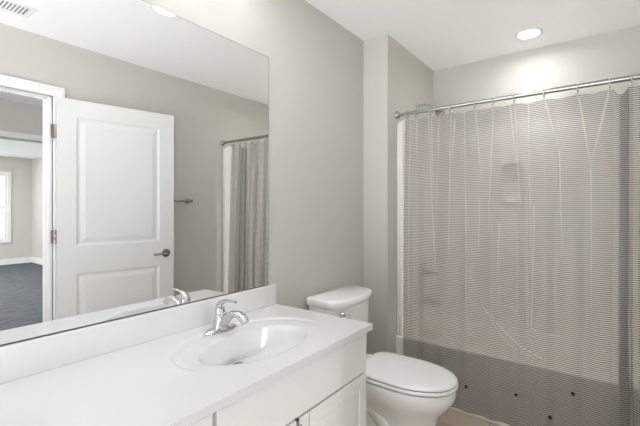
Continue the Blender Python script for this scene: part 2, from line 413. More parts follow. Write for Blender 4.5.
# towel bar on the opposite wall
tb = thing('towel_bar', 'satin nickel towel bar on the greige wall behind the open white door', 'towel bar', (1.74, YO, 1.347))
bm = new(); cyl(bm, (1.44, YO+0.062, 1.347), (2.04, YO+0.062, 1.347), 0.0085, seg=16); obj('rail', bm, M['nickel'], tb, smooth=True)
for x in (1.44, 2.04):
    bm = new(); lathe(bm, (x, YO, 1.347), (0, 1, 0), [(0, 0.026), (0.006, 0.026), (0.012, 0.018), (0.02, 0.011), (0.048, 0.010), (0.052, 0.015), (0.070, 0.015), (0.076, 0.010)], 24)
    obj('mounting_post', bm, M['nickel'], tb, smooth=True)

# ---------------------------------------------------------------- mirror
bm = new(); box(bm, -0.40, 1.3566, YW-0.006, YW-0.0005, 0.9005, 2.0322)
mir = thing('wall_mirror', 'large frameless mirror on the wall above the white backsplash', 'mirror', (0.478, YW, 0.9))
obj('mirror_glass', bm, M['mirror'], mir)
bm = new()
box(bm, -0.40, 1.3566, YW-0.0065, YW-0.0005, 2.0324, 2.0345); box(bm, 1.3568, 1.3585, YW-0.0065, YW-0.0005, 0.8985, 2.0345)
obj('mirror_edge', bm, mat('ground_glass_edge', (150, 156, 152), 0.3, noise=0.02), mir)

bm = new(); box(bm, -0.40, 1.3585, YW-0.009, YW-0.0005, 0.8992, 0.9022); obj('bottom_channel', bm, mat('dark_metal_channel', (96, 94, 92), 0.4, metal=0.6, noise=0.03), mir)
# ---------------------------------------------------------------- vanity light (above the mirror)
vl = thing('vanity_light', 'three globe bath light bar mounted on the wall above the mirror', 'wall lamp', (0.83, YW, 2.33))
bm = new(); box(bm, 0.46, 1.20, YW-0.025, YW-0.001, 2.30, 2.37); obj('backplate', bm, M['nickel'], vl, bevel=0.004)
for vx in VAN_X:
    bm = new(); sweep(bm, [(vx, YW-0.025, 2.335, 0.010, 0.010), (vx, YW-0.08, 2.345, 0.009, 0.009), (vx, 1.14, 2.345, 0.014, 0.014), (vx, 1.14, 2.325, 0.022, 0.022)], seg=12)
    obj('lamp_arm', bm, M['nickel'], vl, smooth=True)
    bm = new(); lathe(bm, (vx, 1.14, 2.335), (0, 0, -1), [(0.0, 0.020), (0.006, 0.034), (0.03, 0.052), (0.06, 0.060), (0.09, 0.052), (0.112, 0.030), (0.118, 0.005)], 24)
    g = obj('glass_globe', bm, M['globe'], vl, smooth=True)

# ---------------------------------------------------------------- recessed ceiling lights
def downlight(x, y, key, label, r=0.062, depth=0.045, ring=0.022):
    t = thing('recessed_light', label, 'ceiling light', (x, y, CEIL))
    bm = new(); seg = 40
    prof = [(r+ring, -0.0003), (r+ring, -0.003), (r+0.004, -0.006), (r, -0.003), (r-0.006, depth), (r-0.006, depth+0.012), (r+0.004, depth+0.012), (r+0.004, -0.0003)]
    rings = [[(x+pr*math.cos(2*PI*k/seg), y+pr*math.sin(2*PI*k/seg), CEIL+pz) for k in range(seg)] for pr, pz in prof]
    rings.append(rings[0])
    loft(bm, rings, cap=False); bmesh.ops.remove_doubles(bm, verts=bm.verts, dist=1e-6)
    obj('trim_ring', bm, M['trim'], t, smooth=True)
    bm = new(); cyl(bm, (x, y, CEIL+depth+0.010), (x, y, CEIL+depth), r-0.0065, seg=40); obj('lens', bm, M[key], t)
    return t
downlight(2.865, 0.40, 'lens_shower', 'round recessed downlight in the ceiling above the tub', 0.062, 0.010)
downlight(1.24, 0.635, 'lens_bath', 'recessed downlight over the vanity, seen only in the top of the mirror', 0.075, 0.003)
for (x, y) in ((0.2, -1.4), ): downlight(x, y, 'fill_hall', 'added unseen fill light in the hall ceiling outside the bathroom door', 0.075, -0.012)  # added out of view to brighten the hall
for k, (x, y) in enumerate(((0.2, -4.2), (0.2, -6.6))): downlight(x, y, 'fill_bedroom', ['added unseen fill light in the bedroom ceiling nearer the hall', 'added unseen fill light in the bedroom ceiling nearer the window'][k], 0.09, -0.012)  # both added out of view to brighten the bedroom

l_ = bpy.data.lights.new('shower_downlight_beam', 'AREA'); l_.shape = 'DISK'; l_.size = 0.03; l_.energy = P_SHOWER; l_.spread = math.radians(84); l_.color = (0.98, 0.985, 1.0)
lo = bpy.data.objects.new('shower_downlight_beam', l_); lo.location = (2.865, 0.40, CEIL+0.009); C.objects.link(lo)

# ceiling vent
vt = thing('ceiling_vent', 'small white slatted air vent in the ceiling, reflected at top left of the mirror', 'vent', (0.62, -0.075, CEIL))
vx0, vx1, vy0, vy1 = 0.46, 0.785, -0.155, 0.015
bm = new(); zc_ = CEIL-0.006
fr2 = [(vx0, vx0+0.028, vy0, vy1), (vx1-0.028, vx1, vy0, vy1), (vx0+0.028, vx1-0.028, vy0, vy0+0.03), (vx0+0.028, vx1-0.028, vy1-0.03, vy1)]
for a in fr2: box(bm, *a, zc_, CEIL-0.0002)
obj('vent_frame', bm, M['trim'], vt, bevel=0.002)
bm = new(); box(bm, vx0+0.028, vx1-0.028, vy0+0.03, vy1-0.03, CEIL-0.0012, CEIL-0.0004); obj('duct_opening', bm, mat('duct_grey', (150, 148, 144), 0.8, noise=0.03), vt)
bm = new(); x = vx0+0.036
while x < vx1-0.036:
    box(bm, x, x+0.007, vy0+0.03, vy1-0.03, CEIL-0.0075, CEIL-0.0012); x += 0.0185
obj('louvre', bm, M['trim'], vt)

# ---------------------------------------------------------------- vanity cabinets
CF = 0.787          # front face of doors and drawer fronts
CB = 0.806          # front of the carcass
CT, CTH = 0.798, 0.024
def front_panel(bm, x0, x1, z0, z1, raised):
    """a door or drawer front facing -Y"""
    y0, y1 = CF, CB-0.001
    if not raised:
        box(bm, x0, x1, y0, y1, z0, z1); return
    q = [bm.verts.new(p) for p in ((x0, y1, z0), (x1, y1, z0), (x1, y1, z1), (x0, y1, z1))]; bm.faces.new(q)
    prev = q
    for ins, dy in ((0, 0), (0.050, 0), (0.053, 0.003), (0.058, 0.0035), (0.080, 0.0008), (0.084, 0.0004)):
        n_ = [bm.verts.new(p) for p in ((x0+ins, y0+dy, z0+ins), (x1-ins, y0+dy, z0+ins), (x1-ins, y0+dy, z1-ins), (x0+ins, y0+dy, z1-ins))]
        for k in range(4): bm.faces.new((prev[k], prev[(k+1) % 4], n_[(k+1) % 4], n_[k]))
        prev = n_
    bm.faces.new(prev)
def carcass(root, x0, x1):
    bm = new(); box(bm, x0+0.018, x1-0.018, CB+0.05, YW-0.001, 0.09, 0.66); box(bm, x1-0.018, x1, CB, YW-0.001, 0.09, CT-CTH-0.0005); box(bm, x0, x0+0.018, CB, YW-0.001, 0.09, CT-CTH-0.0005); box(bm, x0+0.018, x1-0.018, CB, CB+0.05, 0.766, CT-CTH-0.0005); box(bm, x0, x1, CB+0.06, YW-0.001, 0.001, 0.0895)
    obj('body', bm, M['cabinet'], root, bevel=0.001)
sink_base = thing('vanity_sink_cabinet', 'white sink base cabinet with false front and two doors beside the toilet', 'cabinet', (0.993, 1.07, 0))
X0, X1 = 0.6125, 1.376
carcass(sink_base, X0, X1)
bm = new(); front_panel(bm, X0+0.004, X1-0.003, 0.608, 0.766, False); obj('false_drawer_front', bm, M['cabinet'], sink_base, bevel=0.003)
for a, b2 in ((X0+0.004, 0.992), (0.997, X1-0.003)):
    bm = new(); front_panel(bm, a, b2, 0.10, 0.600, True); obj('door', bm, M['cabinet'], sink_base, bevel=0.0015)
dr = thing('vanity_drawer_cabinet', 'white drawer cabinet under the countertop left of the sink cabinet', 'cabinet', (0.38, 1.07, 0))
carcass(dr, 0.155, X0-0.0008)
for z0, z1 in ((0.608, 0.766), (0.350, 0.590), (0.10, 0.338)):
    bm = new(); front_panel(bm, 0.159, X0-0.010, z0, z1, False); obj('drawer_front', bm, M['cabinet'], dr, bevel=0.003)
# chrome over-door hook on the left door of the sink cabinet
hk = new()
hx, hz = 0.930, 0.6002
box(hk, hx-0.007, hx+0.007, CF-0.003, CF-0.0005, hz-0.020, hz+0.0025); box(hk, hx-0.007, hx+0.007, CF-0.003, CB+0.003, hz+0.0004, hz+0.0025)
sweep(hk, [(hx, CF-0.002, hz-0.016, 0.007, 0.002), (hx, CF-0.007, hz-0.022, 0.007, 0.002), (hx, CF-0.013, hz-0.018, 0.006, 0.002), (hx, CF-0.014, hz-0.010, 0.006, 0.002)], side=(1,0,0), seg=10)
tag(obj('over_door_hook', hk, M['chrome'], None, loc=(0.914, CF, 0.59)), 'small chrome hook clipped over the top of the sink cabinet left door', 'hook')

# ---------------------------------------------------------------- countertop with moulded bowl
top = thing('vanity_countertop', 'white cultured marble countertop with moulded oval basin and backsplash', 'countertop', (0.7, 1.07, CT))
TX0, TX1, TY0, TY1 = 0.140, 1.4014, 0.7725, YW-0.001
BC = (0.964, 1.006); BA = (0.228, 0.136)     # inner bowl rim
OC = (0.976, 1.034); OA = (0.315, 0.222)     # outer moulded oval
DC = (0.957, 1.098); DEPTH = 0.100
SEG = 96
def sm(t): t = max(0, min(1, t)); return t*t*(3-2*t)
bm = new()
rings = []
# bowl, from the drain out to the rim
NB = 20
for i in range(NB+1):
    t = 0.10 + (1-0.10)*i/NB
    zz = -0.006 - DEPTH*(1 - t**4.6)**0.85
    w = sm((t-0.1)/0.9)
    cx, cy = DC[0]+(BC[0]-DC[0])*w, DC[1]+(BC[1]-DC[1])*w
    rings.append([(cx+BA[0]*t*math.cos(a), cy+BA[1]*t*math.sin(a), CT+zz) for a in (2*PI*k/SEG for k in range(SEG))])
def lerp_ring(f, dz, relief):
    out = []
    for k in range(SEG):
        a = 2*PI*k/SEG
        x = (BC[0]+BA[0]*math.cos(a))*(1-f)+(OC[0]+OA[0]*math.cos(a))*f
        y = (BC[1]+BA[1]*math.sin(a))*(1-f)+(OC[1]+OA[1]*math.sin(a))*f
        out.append((x, y, CT+dz+relief*sm((math.sin(a)+0.40)/0.5)))
    return out
for f, dz, rl in ((0.03, -0.0035, -0.001), (0.08, -0.0020, -0.002), (0.18, -0.0010, -0.0026), (0.35, -0.0004, -0.0028), (0.55, 0.0, -0.0026), (0.64, 0, -0.0022), (0.70, 0, -0.0036), (0.75, 0, -0.0055), (0.80, 0, -0.0060), (0.86, 0, -0.0045), (0.91, 0, -0.0012), (0.96, 0, 0.0006), (1.0, 0, 0.0008), (1.06, 0, 0.0)):
    rings.append(lerp_ring(f, dz, rl))
# out to the rectangle edge
def ray_rect(a):
    cx, cy = OC; dx, dy = math.cos(a)*OA[0], math.sin(a)*OA[1]
    x0, x1, y0, y1 = RX0, TX1, TY0, TY1
    ts = []
    if dx > 1e-9: ts.append((x1-cx)/dx)
    if dx < -1e-9: ts.append((x0-cx)/dx)
    if dy > 1e-9: ts.append((y1-cy)/dy)
    if dy < -1e-9: ts.append((y0-cy)/dy)
    t = min(ts); return (cx+dx*t, cy+dy*t)
RX0 = 0.56
edge = [ray_rect(2*PI*k/SEG) for k in range(SEG)]
for cxn, cyn in ((RX0, TY0), (TX1, TY0), (TX1, TY1), (RX0, TY1)):   # snap nearest ray ends to corners
    j = min(range(SEG), key=lambda k: (edge[k][0]-cxn)**2+(edge[k][1]-cyn)**2); edge[j] = (cxn, cyn)
rings.append([(e[0], e[1], CT) for e in edge])
R = loft(bm, rings, cap=False)
bm.faces.new(list(reversed(R[0])))
last = R[-1]
# left part of the slab
lft = sorted([v for v in last if abs(v.co.x-RX0) < 1e-6], key=lambda v: v.co.y)
a1 = bm.verts.new((TX0, TY0, CT)); a2 = bm.verts.new((TX0, TY1, CT))
bm.faces.new([a1] + lft + [a2])
# skirt
per = [v for v in last if not (abs(v.co.x-RX0) < 1e-6 and TY0+1e-6 < v.co.y < TY1-1e-6)]
js = [k for k, v in enumerate(last) if v in lft]
order = []
start = min(range(SEG), key=lambda k: (last[k].co.x-RX0)**2+(last[k].co.y-TY0)**2)
k = start
while True:
    order.append(last[k])
    if abs(last[k].co.x-RX0) < 1e-6 and abs(last[k].co.y-TY1) < 1e-6: break
    k = (k+1) % SEG
loop = [a2, a1] + order
er = 0.004
low = [bm.verts.new((v.co.x, v.co.y, CT-CTH)) for v in loop]
for i in range(len(loop)):
    j = (i+1) % len(loop); bm.faces.new((loop[i], loop[j], low[j], low[i]))
slab = obj('slab', bm, M['marble'], top, smooth=True, angle=50)
bm = new(); box(bm, TX0, TX1-0.0008, YW-0.021, YW-0.001, CT-0.0005, CT+0.1005)
obj('backsplash', bm, M['marble'], top, bevel=0.0035)
bm = new(); zb = CT-0.006-DEPTH
lathe(bm, (DC[0], DC[1], zb-0.002), (0,0,1), [(0, 0.020), (0.0045, 0.021), (0.006, 0.018), (0.003, 0.015), (0.0035, 0.001)], 32)
obj('drain', bm, M['drain'], top, smooth=True)

# ---------------------------------------------------------------- faucet
FX, FY = 0.968, 1.215; FZ = CT-0.0015
fc = thing('sink_faucet', 'chrome single-lever bathroom faucet behind the oval basin', 'faucet', (FX, FY, FZ))
bm = new()
def oval(z, w, d, n=40, e=2.3):
    r = []
    for k in range(n):
        a = 2*PI*k/n; c, s = math.cos(a), math.sin(a)
        r.append((FX+w*math.copysign(abs(c)**(2/e), c), FY+d*math.copysign(abs(s)**(2/e), s), z))
    return r
loft(bm, [oval(FZ, 0.078, 0.025), oval(FZ+0.004, 0.078, 0.025), oval(FZ+0.010, 0.070, 0.021), oval(FZ+0.014, 0.052, 0.019)])
obj('base_plate', bm, M['chrome'], fc, smooth=True)
bm = new()
sweep(bm, [(FX, FY+0.004, FZ+0.008, 0.034, 0.027), (FX, FY+0.001, FZ+0.030, 0.027, 0.027), (FX, FY+0.001, FZ+0.052, 0.023, 0.026), (FX, FY+0.004, FZ+0.070, 0.020, 0.022), (FX, FY+0.004, FZ+0.074, 0.012, 0.012)], side=(1,0,0), seg=28)
obj('body', bm, M['chrome'], fc, smooth=True)
bm = new()
sweep(bm, [(FX, FY-0.004, FZ+0.026, 0.022, 0.020), (FX, FY-0.030, FZ+0.048, 0.019, 0.017), (FX, FY-0.062, FZ+0.071, 0.017, 0.015), (FX, FY-0.095, FZ+0.080, 0.0165, 0.014), (FX, FY-0.125, FZ+0.072, 0.017, 0.0145), (FX, FY-0.143, FZ+0.055, 0.0165, 0.0140)], side=(1,0,0), seg=24)
obj('spout', bm, M['chrome'], fc, smooth=True)
bm = new()
sweep(bm, [(FX, FY+0.004, FZ+0.064, 0.020, 0.022), (FX, FY+0.006, FZ+0.086, 0.019, 0.019), (FX, FY-0.003, FZ+0.107, 0.016, 0.012), (FX, FY-0.024, FZ+0.119, 0.0125, 0.007), (FX, FY-0.055, FZ+0.123, 0.010, 0.0042), (FX, FY-0.088, FZ+0.124, 0.0075, 0.0035)], side=(1,0,0), seg=24)
obj('lever_handle', bm, M['chrome'], fc, smooth=True)

# ---------------------------------------------------------------- toilet
TXC = 1.845
tl = thing('toilet', 'white two-piece toilet with closed lid between the vanity and the shower curtain', 'toilet', (TXC, 0.95, 0))
def egg(z, yf, yb, w, n=56, eb=2.6, ef=2.1, split=0.56):
    yc = yf + (yb-yf)*split; r = []
    for k in range(n):
        a = 2*PI*k/n; c, s = math.cos(a), math.sin(a)
        if s < 0: e, ln = ef, yc-yf
        else: e, ln = eb, yb-yc
        r.append((TXC+w*math.copysign(abs(c)**(2/e), c), yc+ln*math.copysign(abs(s)**(2/e), s), z))
    return r
bm = new()
loft(bm, [egg(0.001, 0.665, 1.20, 0.122), egg(0.03, 0.67, 1.20, 0.118), egg(0.10, 0.68, 1.20, 0.108), egg(0.17, 0.675, 1.19, 0.108), egg(0.22, 0.66, 1.17, 0.115), egg(0.26, 0.642, 1.15, 0.130),
          egg(0.30, 0.605, 1.13, 0.154), egg(0.335, 0.580, 1.11, 0.172), egg(0.365, 0.570, 1.10, 0.179), egg(0.392, 0.570, 1.095, 0.180), egg(0.399, 0.575, 1.09, 0.176), egg(0.400, 0.60, 1.06, 0.150)])
obj('bowl', bm, M['porcelain'], tl, smooth=True, angle=None)
for sx in (-1, 1):
    bm = new()
    sweep(bm, [(TXC+sx*0.085, 0.80, 0.060, 0.030, 0.034), (TXC+sx*0.090, 0.87, 0.130, 0.032, 0.040), (TXC+sx*0.092, 0.93, 0.210, 0.032, 0.042), (TXC+sx*0.092, 1.01, 0.250, 0.032, 0.040), (TXC+sx*0.085, 1.09, 0.205, 0.030, 0.040), (TXC+sx*0.08, 1.13, 0.12, 0.028, 0.038), (TXC+sx*0.08, 1.15, 0.035, 0.026, 0.034)], side=(1,0,0), seg=20)
    obj('trapway', bm, M['porcelain'], tl, smooth=True, angle=None)
bm = new()
def rrect(z, x0, x1, y0, y1, bow=0.0, r=0.03, n=9, flat_back=True):
    pts = []
    def arc(cx, cy, a0): 
        for i in range(n): 
            a = a0 + (PI/2)*i/(n-1); pts.append([cx+r*math.cos(a), cy+r*math.sin(a)])
    rb = r*0.45
    arc(x1-r, y1-r, 0); arc(x0+r, y1-r, PI/2); arc(x0+r, y0+r, PI)
    for i in range(1, 14): pts.append([x0+r+(x1-x0-2*r)*i/14, y0])
    arc(x1-r, y0+r, 1.5*PI)
    xm, hw, ym = (x0+x1)/2, (x1-x0)/2, (y0+y1)/2
    return [(p[0], p[1] - (bow*(1-((p[0]-xm)/hw)**2) if p[1] < ym else 0), z) for p in pts]
loft(bm, [rrect(0.24, TXC-0.10, TXC+0.10, 1.09, 1.30, 0, 0.03), rrect(0.30, TXC-0.125, TXC+0.125, 1.05, 1.31, 0, 0.03), rrect(0.36, TXC-0.165, TXC+0.165, 1.03, 1.315, 0, 0.035), rrect(0.395, TXC-0.175, TXC+0.175, 1.03, 1.315, 0, 0.035)])
obj('tank_platform', bm, M['porcelain'], tl, smooth=True, angle=50)
bm = new()
loft(bm, [rrect(0.3955, TXC-0.185, TXC+0.185, 1.165, 1.312, 0.022, 0.03), rrect(0.41, TXC-0.192, TXC+0.192, 1.160, 1.315, 0.026, 0.03), rrect(0.60, TXC-0.204, TXC+0.204, 1.156, 1.318, 0.036, 0.032), rrect(0.742, TXC-0.211, TXC+0.211, 1.155, 1.318, 0.042, 0.032)])
obj('tank', bm, M['porcelain'], tl, smooth=True, angle=50)
bm = new()
e0 = dict(bow=0.046, r=0.034)
loft(bm, [rrect(0.7425, TXC-0.214, TXC+0.214, 1.150, 1.320, 0.044, 0.032), rrect(0.748, TXC-0.220, TXC+0.220, 1.143, 1.322, 0.056, 0.028), rrect(0.781, TXC-0.221, TXC+0.221, 1.142, 1.322, 0.056, 0.028), rrect(0.787, TXC-0.218, TXC+0.218, 1.146, 1.320, 0.047, 0.034), rrect(0.790, TXC-0.208, TXC+0.208, 1.156, 1.311, 0.045, 0.03)])
obj('tank_lid', bm, M['porcelain'], tl, smooth=True, angle=None)
bm = new()
lx, lz = TXC-0.142, 0.708
lathe(bm, (lx, 1.135, lz), (0,-1,0), [(0, 0.016), (0.012, 0.016), (0.018, 0.011), (0.024, 0.009), (0.026, 0.002)], 20)
sweep(bm, [(lx, 1.113, lz, 0.008, 0.006), (lx+0.014, 1.106, lz-0.001, 0.007, 0.005), (lx+0.034, 1.098, lz-0.008, 0.008, 0.005)], seg=12)
obj('flush_lever', bm, M['chrome'], tl, smooth=True)
def seat_ring(z, g): return egg(z, 0.562-g+0.0, 1.065+g*0.3, 0.182+g, eb=5.5, split=0.50)
bm = new(); loft(bm, [seat_ring(0.4045, -0.006), seat_ring(0.407, -0.001), seat_ring(0.417, 0.0), seat_ring(0.4205, -0.004)])
obj('seat', bm, M['seat'], tl, smooth=True, angle=None)
bm = new(); loft(bm, [seat_ring(0.4255, -0.008), seat_ring(0.428, -0.003), seat_ring(0.436, -0.002), seat_ring(0.4415, -0.009), seat_ring(0.445, -0.03), seat_ring(0.4475, -0.07), seat_ring(0.4485, -0.12)])
obj('seat_lid', bm, M['seat'], tl, smooth=True, angle=None)
bm = new(); loft(bm, [seat_ring(0.3985, -0.012), seat_ring(0.427, -0.012)]); obj('seat_gap_shade', bm, M['gap_shade'], tl)  # dark slab painting the shade in the gaps around the seat
for sx in (-1, 1):
    bm = new(); cyl(bm, (TXC+sx*0.075-0.025, 1.083, 0.418), (TXC+sx*0.075+0.025, 1.083, 0.418), 0.014, seg=16)
    obj('hinge', bm, M['seat'], tl, smooth=True)

# ---------------------------------------------------------------- bathtub and surround
TFX = 2.425; RIM = 0.395; SY0, SY1 = YO+0.001, YT-0.001
tub = thing('bathtub', 'cream alcove bathtub behind the striped shower curtain', 'bathtub', (2.79, 0.395, 0))
bm = new()
def rr(z, x0, x1, y0, y1, r=0.1, n=10):
    pts = []
    for cx, cy, a0 in ((x1-r, y1-r, 0), (x0+r, y1-r, PI/2), (x0+r, y0+r, PI), (x1-r, y0+r, 1.5*PI)):
        for i in range(n):
            a = a0+(PI/2)*i/(n-1); pts.append((cx+r*math.cos(a), cy+r*math.sin(a), z))
    return pts
XB2 = XK-0.001
loft(bm, [rr(0.002, TFX, XB2, SY0, SY1, 0.004), rr(RIM-0.012, TFX, XB2, SY0, SY1, 0.004), rr(RIM-0.003, TFX+0.003, XB2, SY0, SY1, 0.004), rr(RIM, TFX+0.012, XB2, SY0, SY1, 0.004),
          rr(RIM, TFX+0.075, XB2-0.055, SY0+0.07, SY1-0.07, 0.12), rr(RIM-0.008, TFX+0.088, XB2-0.066, SY0+0.085, SY1-0.085, 0.12), rr(0.20, TFX+0.115, XB2-0.09, SY0+0.13, SY1-0.105, 0.12), rr(0.09, TFX+0.15, XB2-0.12, SY0+0.20, SY1-0.13, 0.12), rr(0.065, TFX+0.22, XB2-0.19, SY0+0.30, SY1-0.19, 0.1)])
obj('tub_shell', bm, M['acrylic'], tub, smooth=True, angle=50)
bm = new(); lathe(bm, (2.79, SY1-0.089, 0.325), (0,-1,0), [(0, 0.036), (0.010, 0.035), (0.016, 0.028), (0.018, 0.006)], 28); obj('overflow_plate', bm, M['nickel'], tub, smooth=True)
bm = new(); lathe(bm, (2.79, SY1-0.24, 0.064), (0,0,1), [(0, 0.03), (0.004, 0.03), (0.005, 0.02)], 24); obj('drain', bm, M['nickel'], tub, smooth=True)
sur = thing('shower_surround', 'cream fiberglass shower surround with soap niche above the bathtub', 'shower surround', (2.79, 0.395, RIM))
SZ = 1.905; ST = 0.040
def end_panel(y0, y1):
    bm = new(); r = 0.06; x0, x1 = TFX+0.015, XB2
    pr_ = [(x0, RIM+0.0005), (x1, RIM+0.0005), (x1, SZ)] + [(x0+r-r*math.sin(a), SZ-r+r*math.cos(a)) for a in (PI/2*i/8 for i in range(9))]
    loft(bm, [[(x, y0, z) for x, z in pr_], [(x, y1, z) for x, z in pr_]]); return bm
obj('end_panel', end_panel(SY1-ST, SY1), M['acrylic'], sur, bevel=0.006)
obj('end_panel', end_panel(SY0, SY0+ST), M['acrylic'], sur, bevel=0.006)
bm = new(); bx0, bx1 = XB2-0.085, XB2; ny0, ny1, nz0, nz1 = 0.478, 0.602, 1.335, 1.615
ya, yb = SY0+ST+0.0005, SY1-ST-0.0005
# back panel with a recessed soap niche
fx = bx0+0.045
for a in ((bx0+0.045, bx1, ya, ny0, RIM+0.0005, SZ), (fx, bx1, ny1, yb, RIM+0.0005, SZ), (fx, bx1, ny0, ny1, RIM+0.0005, nz0), (fx, bx1, ny0, ny1, nz1, SZ), (bx1-0.004, bx1, ny0, ny1, nz0, nz1)): box(bm, *a)
bmesh.ops.remove_doubles(bm, verts=bm.verts, dist=1e-5)
obj('back_panel', bm, M['acrylic'], sur)
bm = new()
fr_ = [(ny0-0.02, ny0, nz0-0.02, nz1+0.02), (ny1, ny1+0.02, nz0-0.02, nz1+0.02), (ny0, ny1, nz0-0.02, nz0), (ny0, ny1, nz1, nz1+0.02)]
for y0, y1, z0, z1 in fr_: box(bm, fx-0.006, fx, y0, y1, z0, z1)
obj('niche_rim', bm, M['acrylic'], sur, bevel=0.002)
WY = SY1-ST-0.0005
vv = thing('shower_valve', 'chrome shower valve with lever on the end wall of the tub', 'shower valve', (2.80, WY, 0.795))
bm = new(); lathe(bm, (2.80, WY, 0.795), (0,-1,0), [(0, 0.080), (0.004, 0.080), (0.012, 0.068), (0.016, 0.034), (0.040, 0.030), (0.048, 0.022)], 36); obj('escutcheon', bm, M['nickel'], vv, smooth=True)
bm = new(); sweep(bm, [(2.80, WY-0.040, 0.795, 0.019, 0.019), (2.80, WY-0.075, 0.795, 0.017, 0.017), (2.795, WY-0.105, 0.798, 0.013, 0.010), (2.78, WY-0.15, 0.802, 0.010, 0.007)], seg=16); obj('lever', bm, M['nickel'], vv, smooth=True)
bm = new(); sweep(bm, [(2.80, WY, 0.575, 0.032, 0.032), (2.80, WY-0.03, 0.575, 0.028, 0.028), (2.80, WY-0.09, 0.573, 0.026, 0.026), (2.80, WY-0.125, 0.565, 0.024, 0.022), (2.80, WY-0.138, 0.545, 0.020, 0.014)], seg=20)
tag(obj('tub_spout', bm, M['nickel'], None, smooth=True, loc=(2.80, WY, 0.575)), 'brushed tub spout on the end wall above the overflow plate', 'tub spout')
sh = thing('wall_shower', 'chrome shower arm and head on the greige end wall above the curtain rod', 'shower head', (2.81, YT, 2.07))
bm = new(); lathe(bm, (2.81, YT-0.0005, 2.072), (0,-1,0), [(0, 0.031), (0.004, 0.031), (0.010, 0.018), (0.012, 0.010)], 24); obj('flange', bm, M['chrome'], sh, smooth=True)
bm = new(); sweep(bm, [(2.81, YT-0.006, 2.072, 0.0095, 0.0095), (2.81, YT-0.06, 2.074, 0.0095, 0.0095), (2.81, YT-0.11, 2.056, 0.0095, 0.0095), (2.81, YT-0.15, 2.018, 0.0095, 0.0095)], seg=14); obj('arm', bm, M['chrome'], sh, smooth=True)
bm = new(); lathe(bm, (2.81, YT-0.145, 2.024), Vector((0,-0.62,-0.78)), [(0, 0.011), (0.012, 0.016), (0.022, 0.016), (0.032, 0.026), (0.052, 0.038), (0.060, 0.038), (0.062, 0.032)], 28); obj('spray_head', bm, M['nickel'], sh, smooth=True)

# ---------------------------------------------------------------- curtain rod, rings, curtain, liner
RX, RZ = 2.439, 1.930
rd = thing('curtain_rod', 'long straight steel shower curtain rod spanning the tub alcove', 'curtain rod', (RX, 0.4, RZ))
bm = new(); cyl(bm, (RX, YO+0.003, RZ), (RX, 0.45, RZ), 0.0135, seg=24); cyl(bm, (RX, 0.45, RZ), (RX, YT-0.003, RZ), 0.0115, seg=24)
obj('rod_tube', bm, M['rod'], rd, smooth=True)
for y, s in ((YT-0.0005, -1), (YO+0.0005, 1)):
    bm = new(); lathe(bm, (RX, y, RZ), (0, s, 0), [(0, 0.027), (0.005, 0.027), (0.014, 0.022), (0.024, 0.016), (0.026, 0.013)], 28); obj('end_flange', bm, M['nickel'], rd, smooth=True)

RINGS = [1.078, 1.014, 0.911, 0.782, 0.633, 0.530, 0.416, 0.265, 0.109, -0.026, -0.112, -0.222]
def curve_xy(y):      # fold depth of the curtain at rod position y (towards the room is negative)
    d = 0.0045*math.sin(2*PI*(y-1.10)/0.132) + 0.001*math.sin(2*PI*(y+0.3)/0.071)
    if y < -0.12: d += 0.013*math.sin(2*PI*(y+0.12)/0.058)*min(1, (-0.12-y)/0.03)
    return d
def zfold(z): return 0.0
# plan path: list of (y, depth)
YE0, YE1 = 1.097, -0.238
path = []
y = YE0
while y > -0.040:
    path.append((y, curve_xy(y))); y -= 0.0025
# a Z-shaped overlap, the dark pleat
zf = [(-0.042, 0), (-0.06, -0.001), (-0.09, -0.002), (-0.100, -0.005), (-0.094, -0.009), (-0.07, -0.009), (-0.062, -0.012), (-0.066, -0.015), (-0.085, -0.016), (-0.099, -0.018), (-0.100, -0.021), (-0.09, -0.024), (-0.07, -0.024), (-0.062, -0.027), (-0.068, -0.030), (-0.09, -0.026), (-0.108, -0.012), (-0.118, -0.002)]
path += catmull([(a, b2) for a, b2 in zf], 4)
y = -0.122
while y > YE1:
    path.append((y, curve_xy(y))); y -= 0.0035
CREASES = {0: 0}
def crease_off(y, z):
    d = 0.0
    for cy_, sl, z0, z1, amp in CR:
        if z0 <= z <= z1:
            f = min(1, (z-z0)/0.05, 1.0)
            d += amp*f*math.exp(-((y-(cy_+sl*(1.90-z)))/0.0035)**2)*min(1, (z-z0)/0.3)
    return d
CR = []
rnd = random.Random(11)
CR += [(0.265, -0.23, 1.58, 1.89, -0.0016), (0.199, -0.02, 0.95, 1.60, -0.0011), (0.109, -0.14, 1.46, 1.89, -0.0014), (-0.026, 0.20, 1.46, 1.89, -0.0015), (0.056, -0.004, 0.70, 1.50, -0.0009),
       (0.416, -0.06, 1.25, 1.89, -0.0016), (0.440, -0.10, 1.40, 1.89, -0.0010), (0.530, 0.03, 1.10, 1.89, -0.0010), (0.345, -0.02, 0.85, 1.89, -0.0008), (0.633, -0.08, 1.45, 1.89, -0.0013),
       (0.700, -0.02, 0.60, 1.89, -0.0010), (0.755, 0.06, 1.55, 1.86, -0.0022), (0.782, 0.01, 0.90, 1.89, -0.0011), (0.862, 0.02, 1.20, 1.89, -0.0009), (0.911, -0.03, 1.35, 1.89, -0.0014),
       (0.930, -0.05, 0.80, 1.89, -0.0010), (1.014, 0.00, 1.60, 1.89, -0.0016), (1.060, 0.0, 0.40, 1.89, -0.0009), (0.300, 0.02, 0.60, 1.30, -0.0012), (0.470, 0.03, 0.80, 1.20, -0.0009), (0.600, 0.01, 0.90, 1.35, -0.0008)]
HEM = 0.028
def ztop(y):
    z = 1.892
    best = min(abs(y-r) for r in RINGS)
    z -= 0.010*min(1, best/0.06)**1.3
    z -= 0.036*math.exp(-((y+0.072)/0.022)**2)
    return z
NZ = 74
bm = new(); uvl = bm.loops.layers.uv.new('UVMap')
grid = []
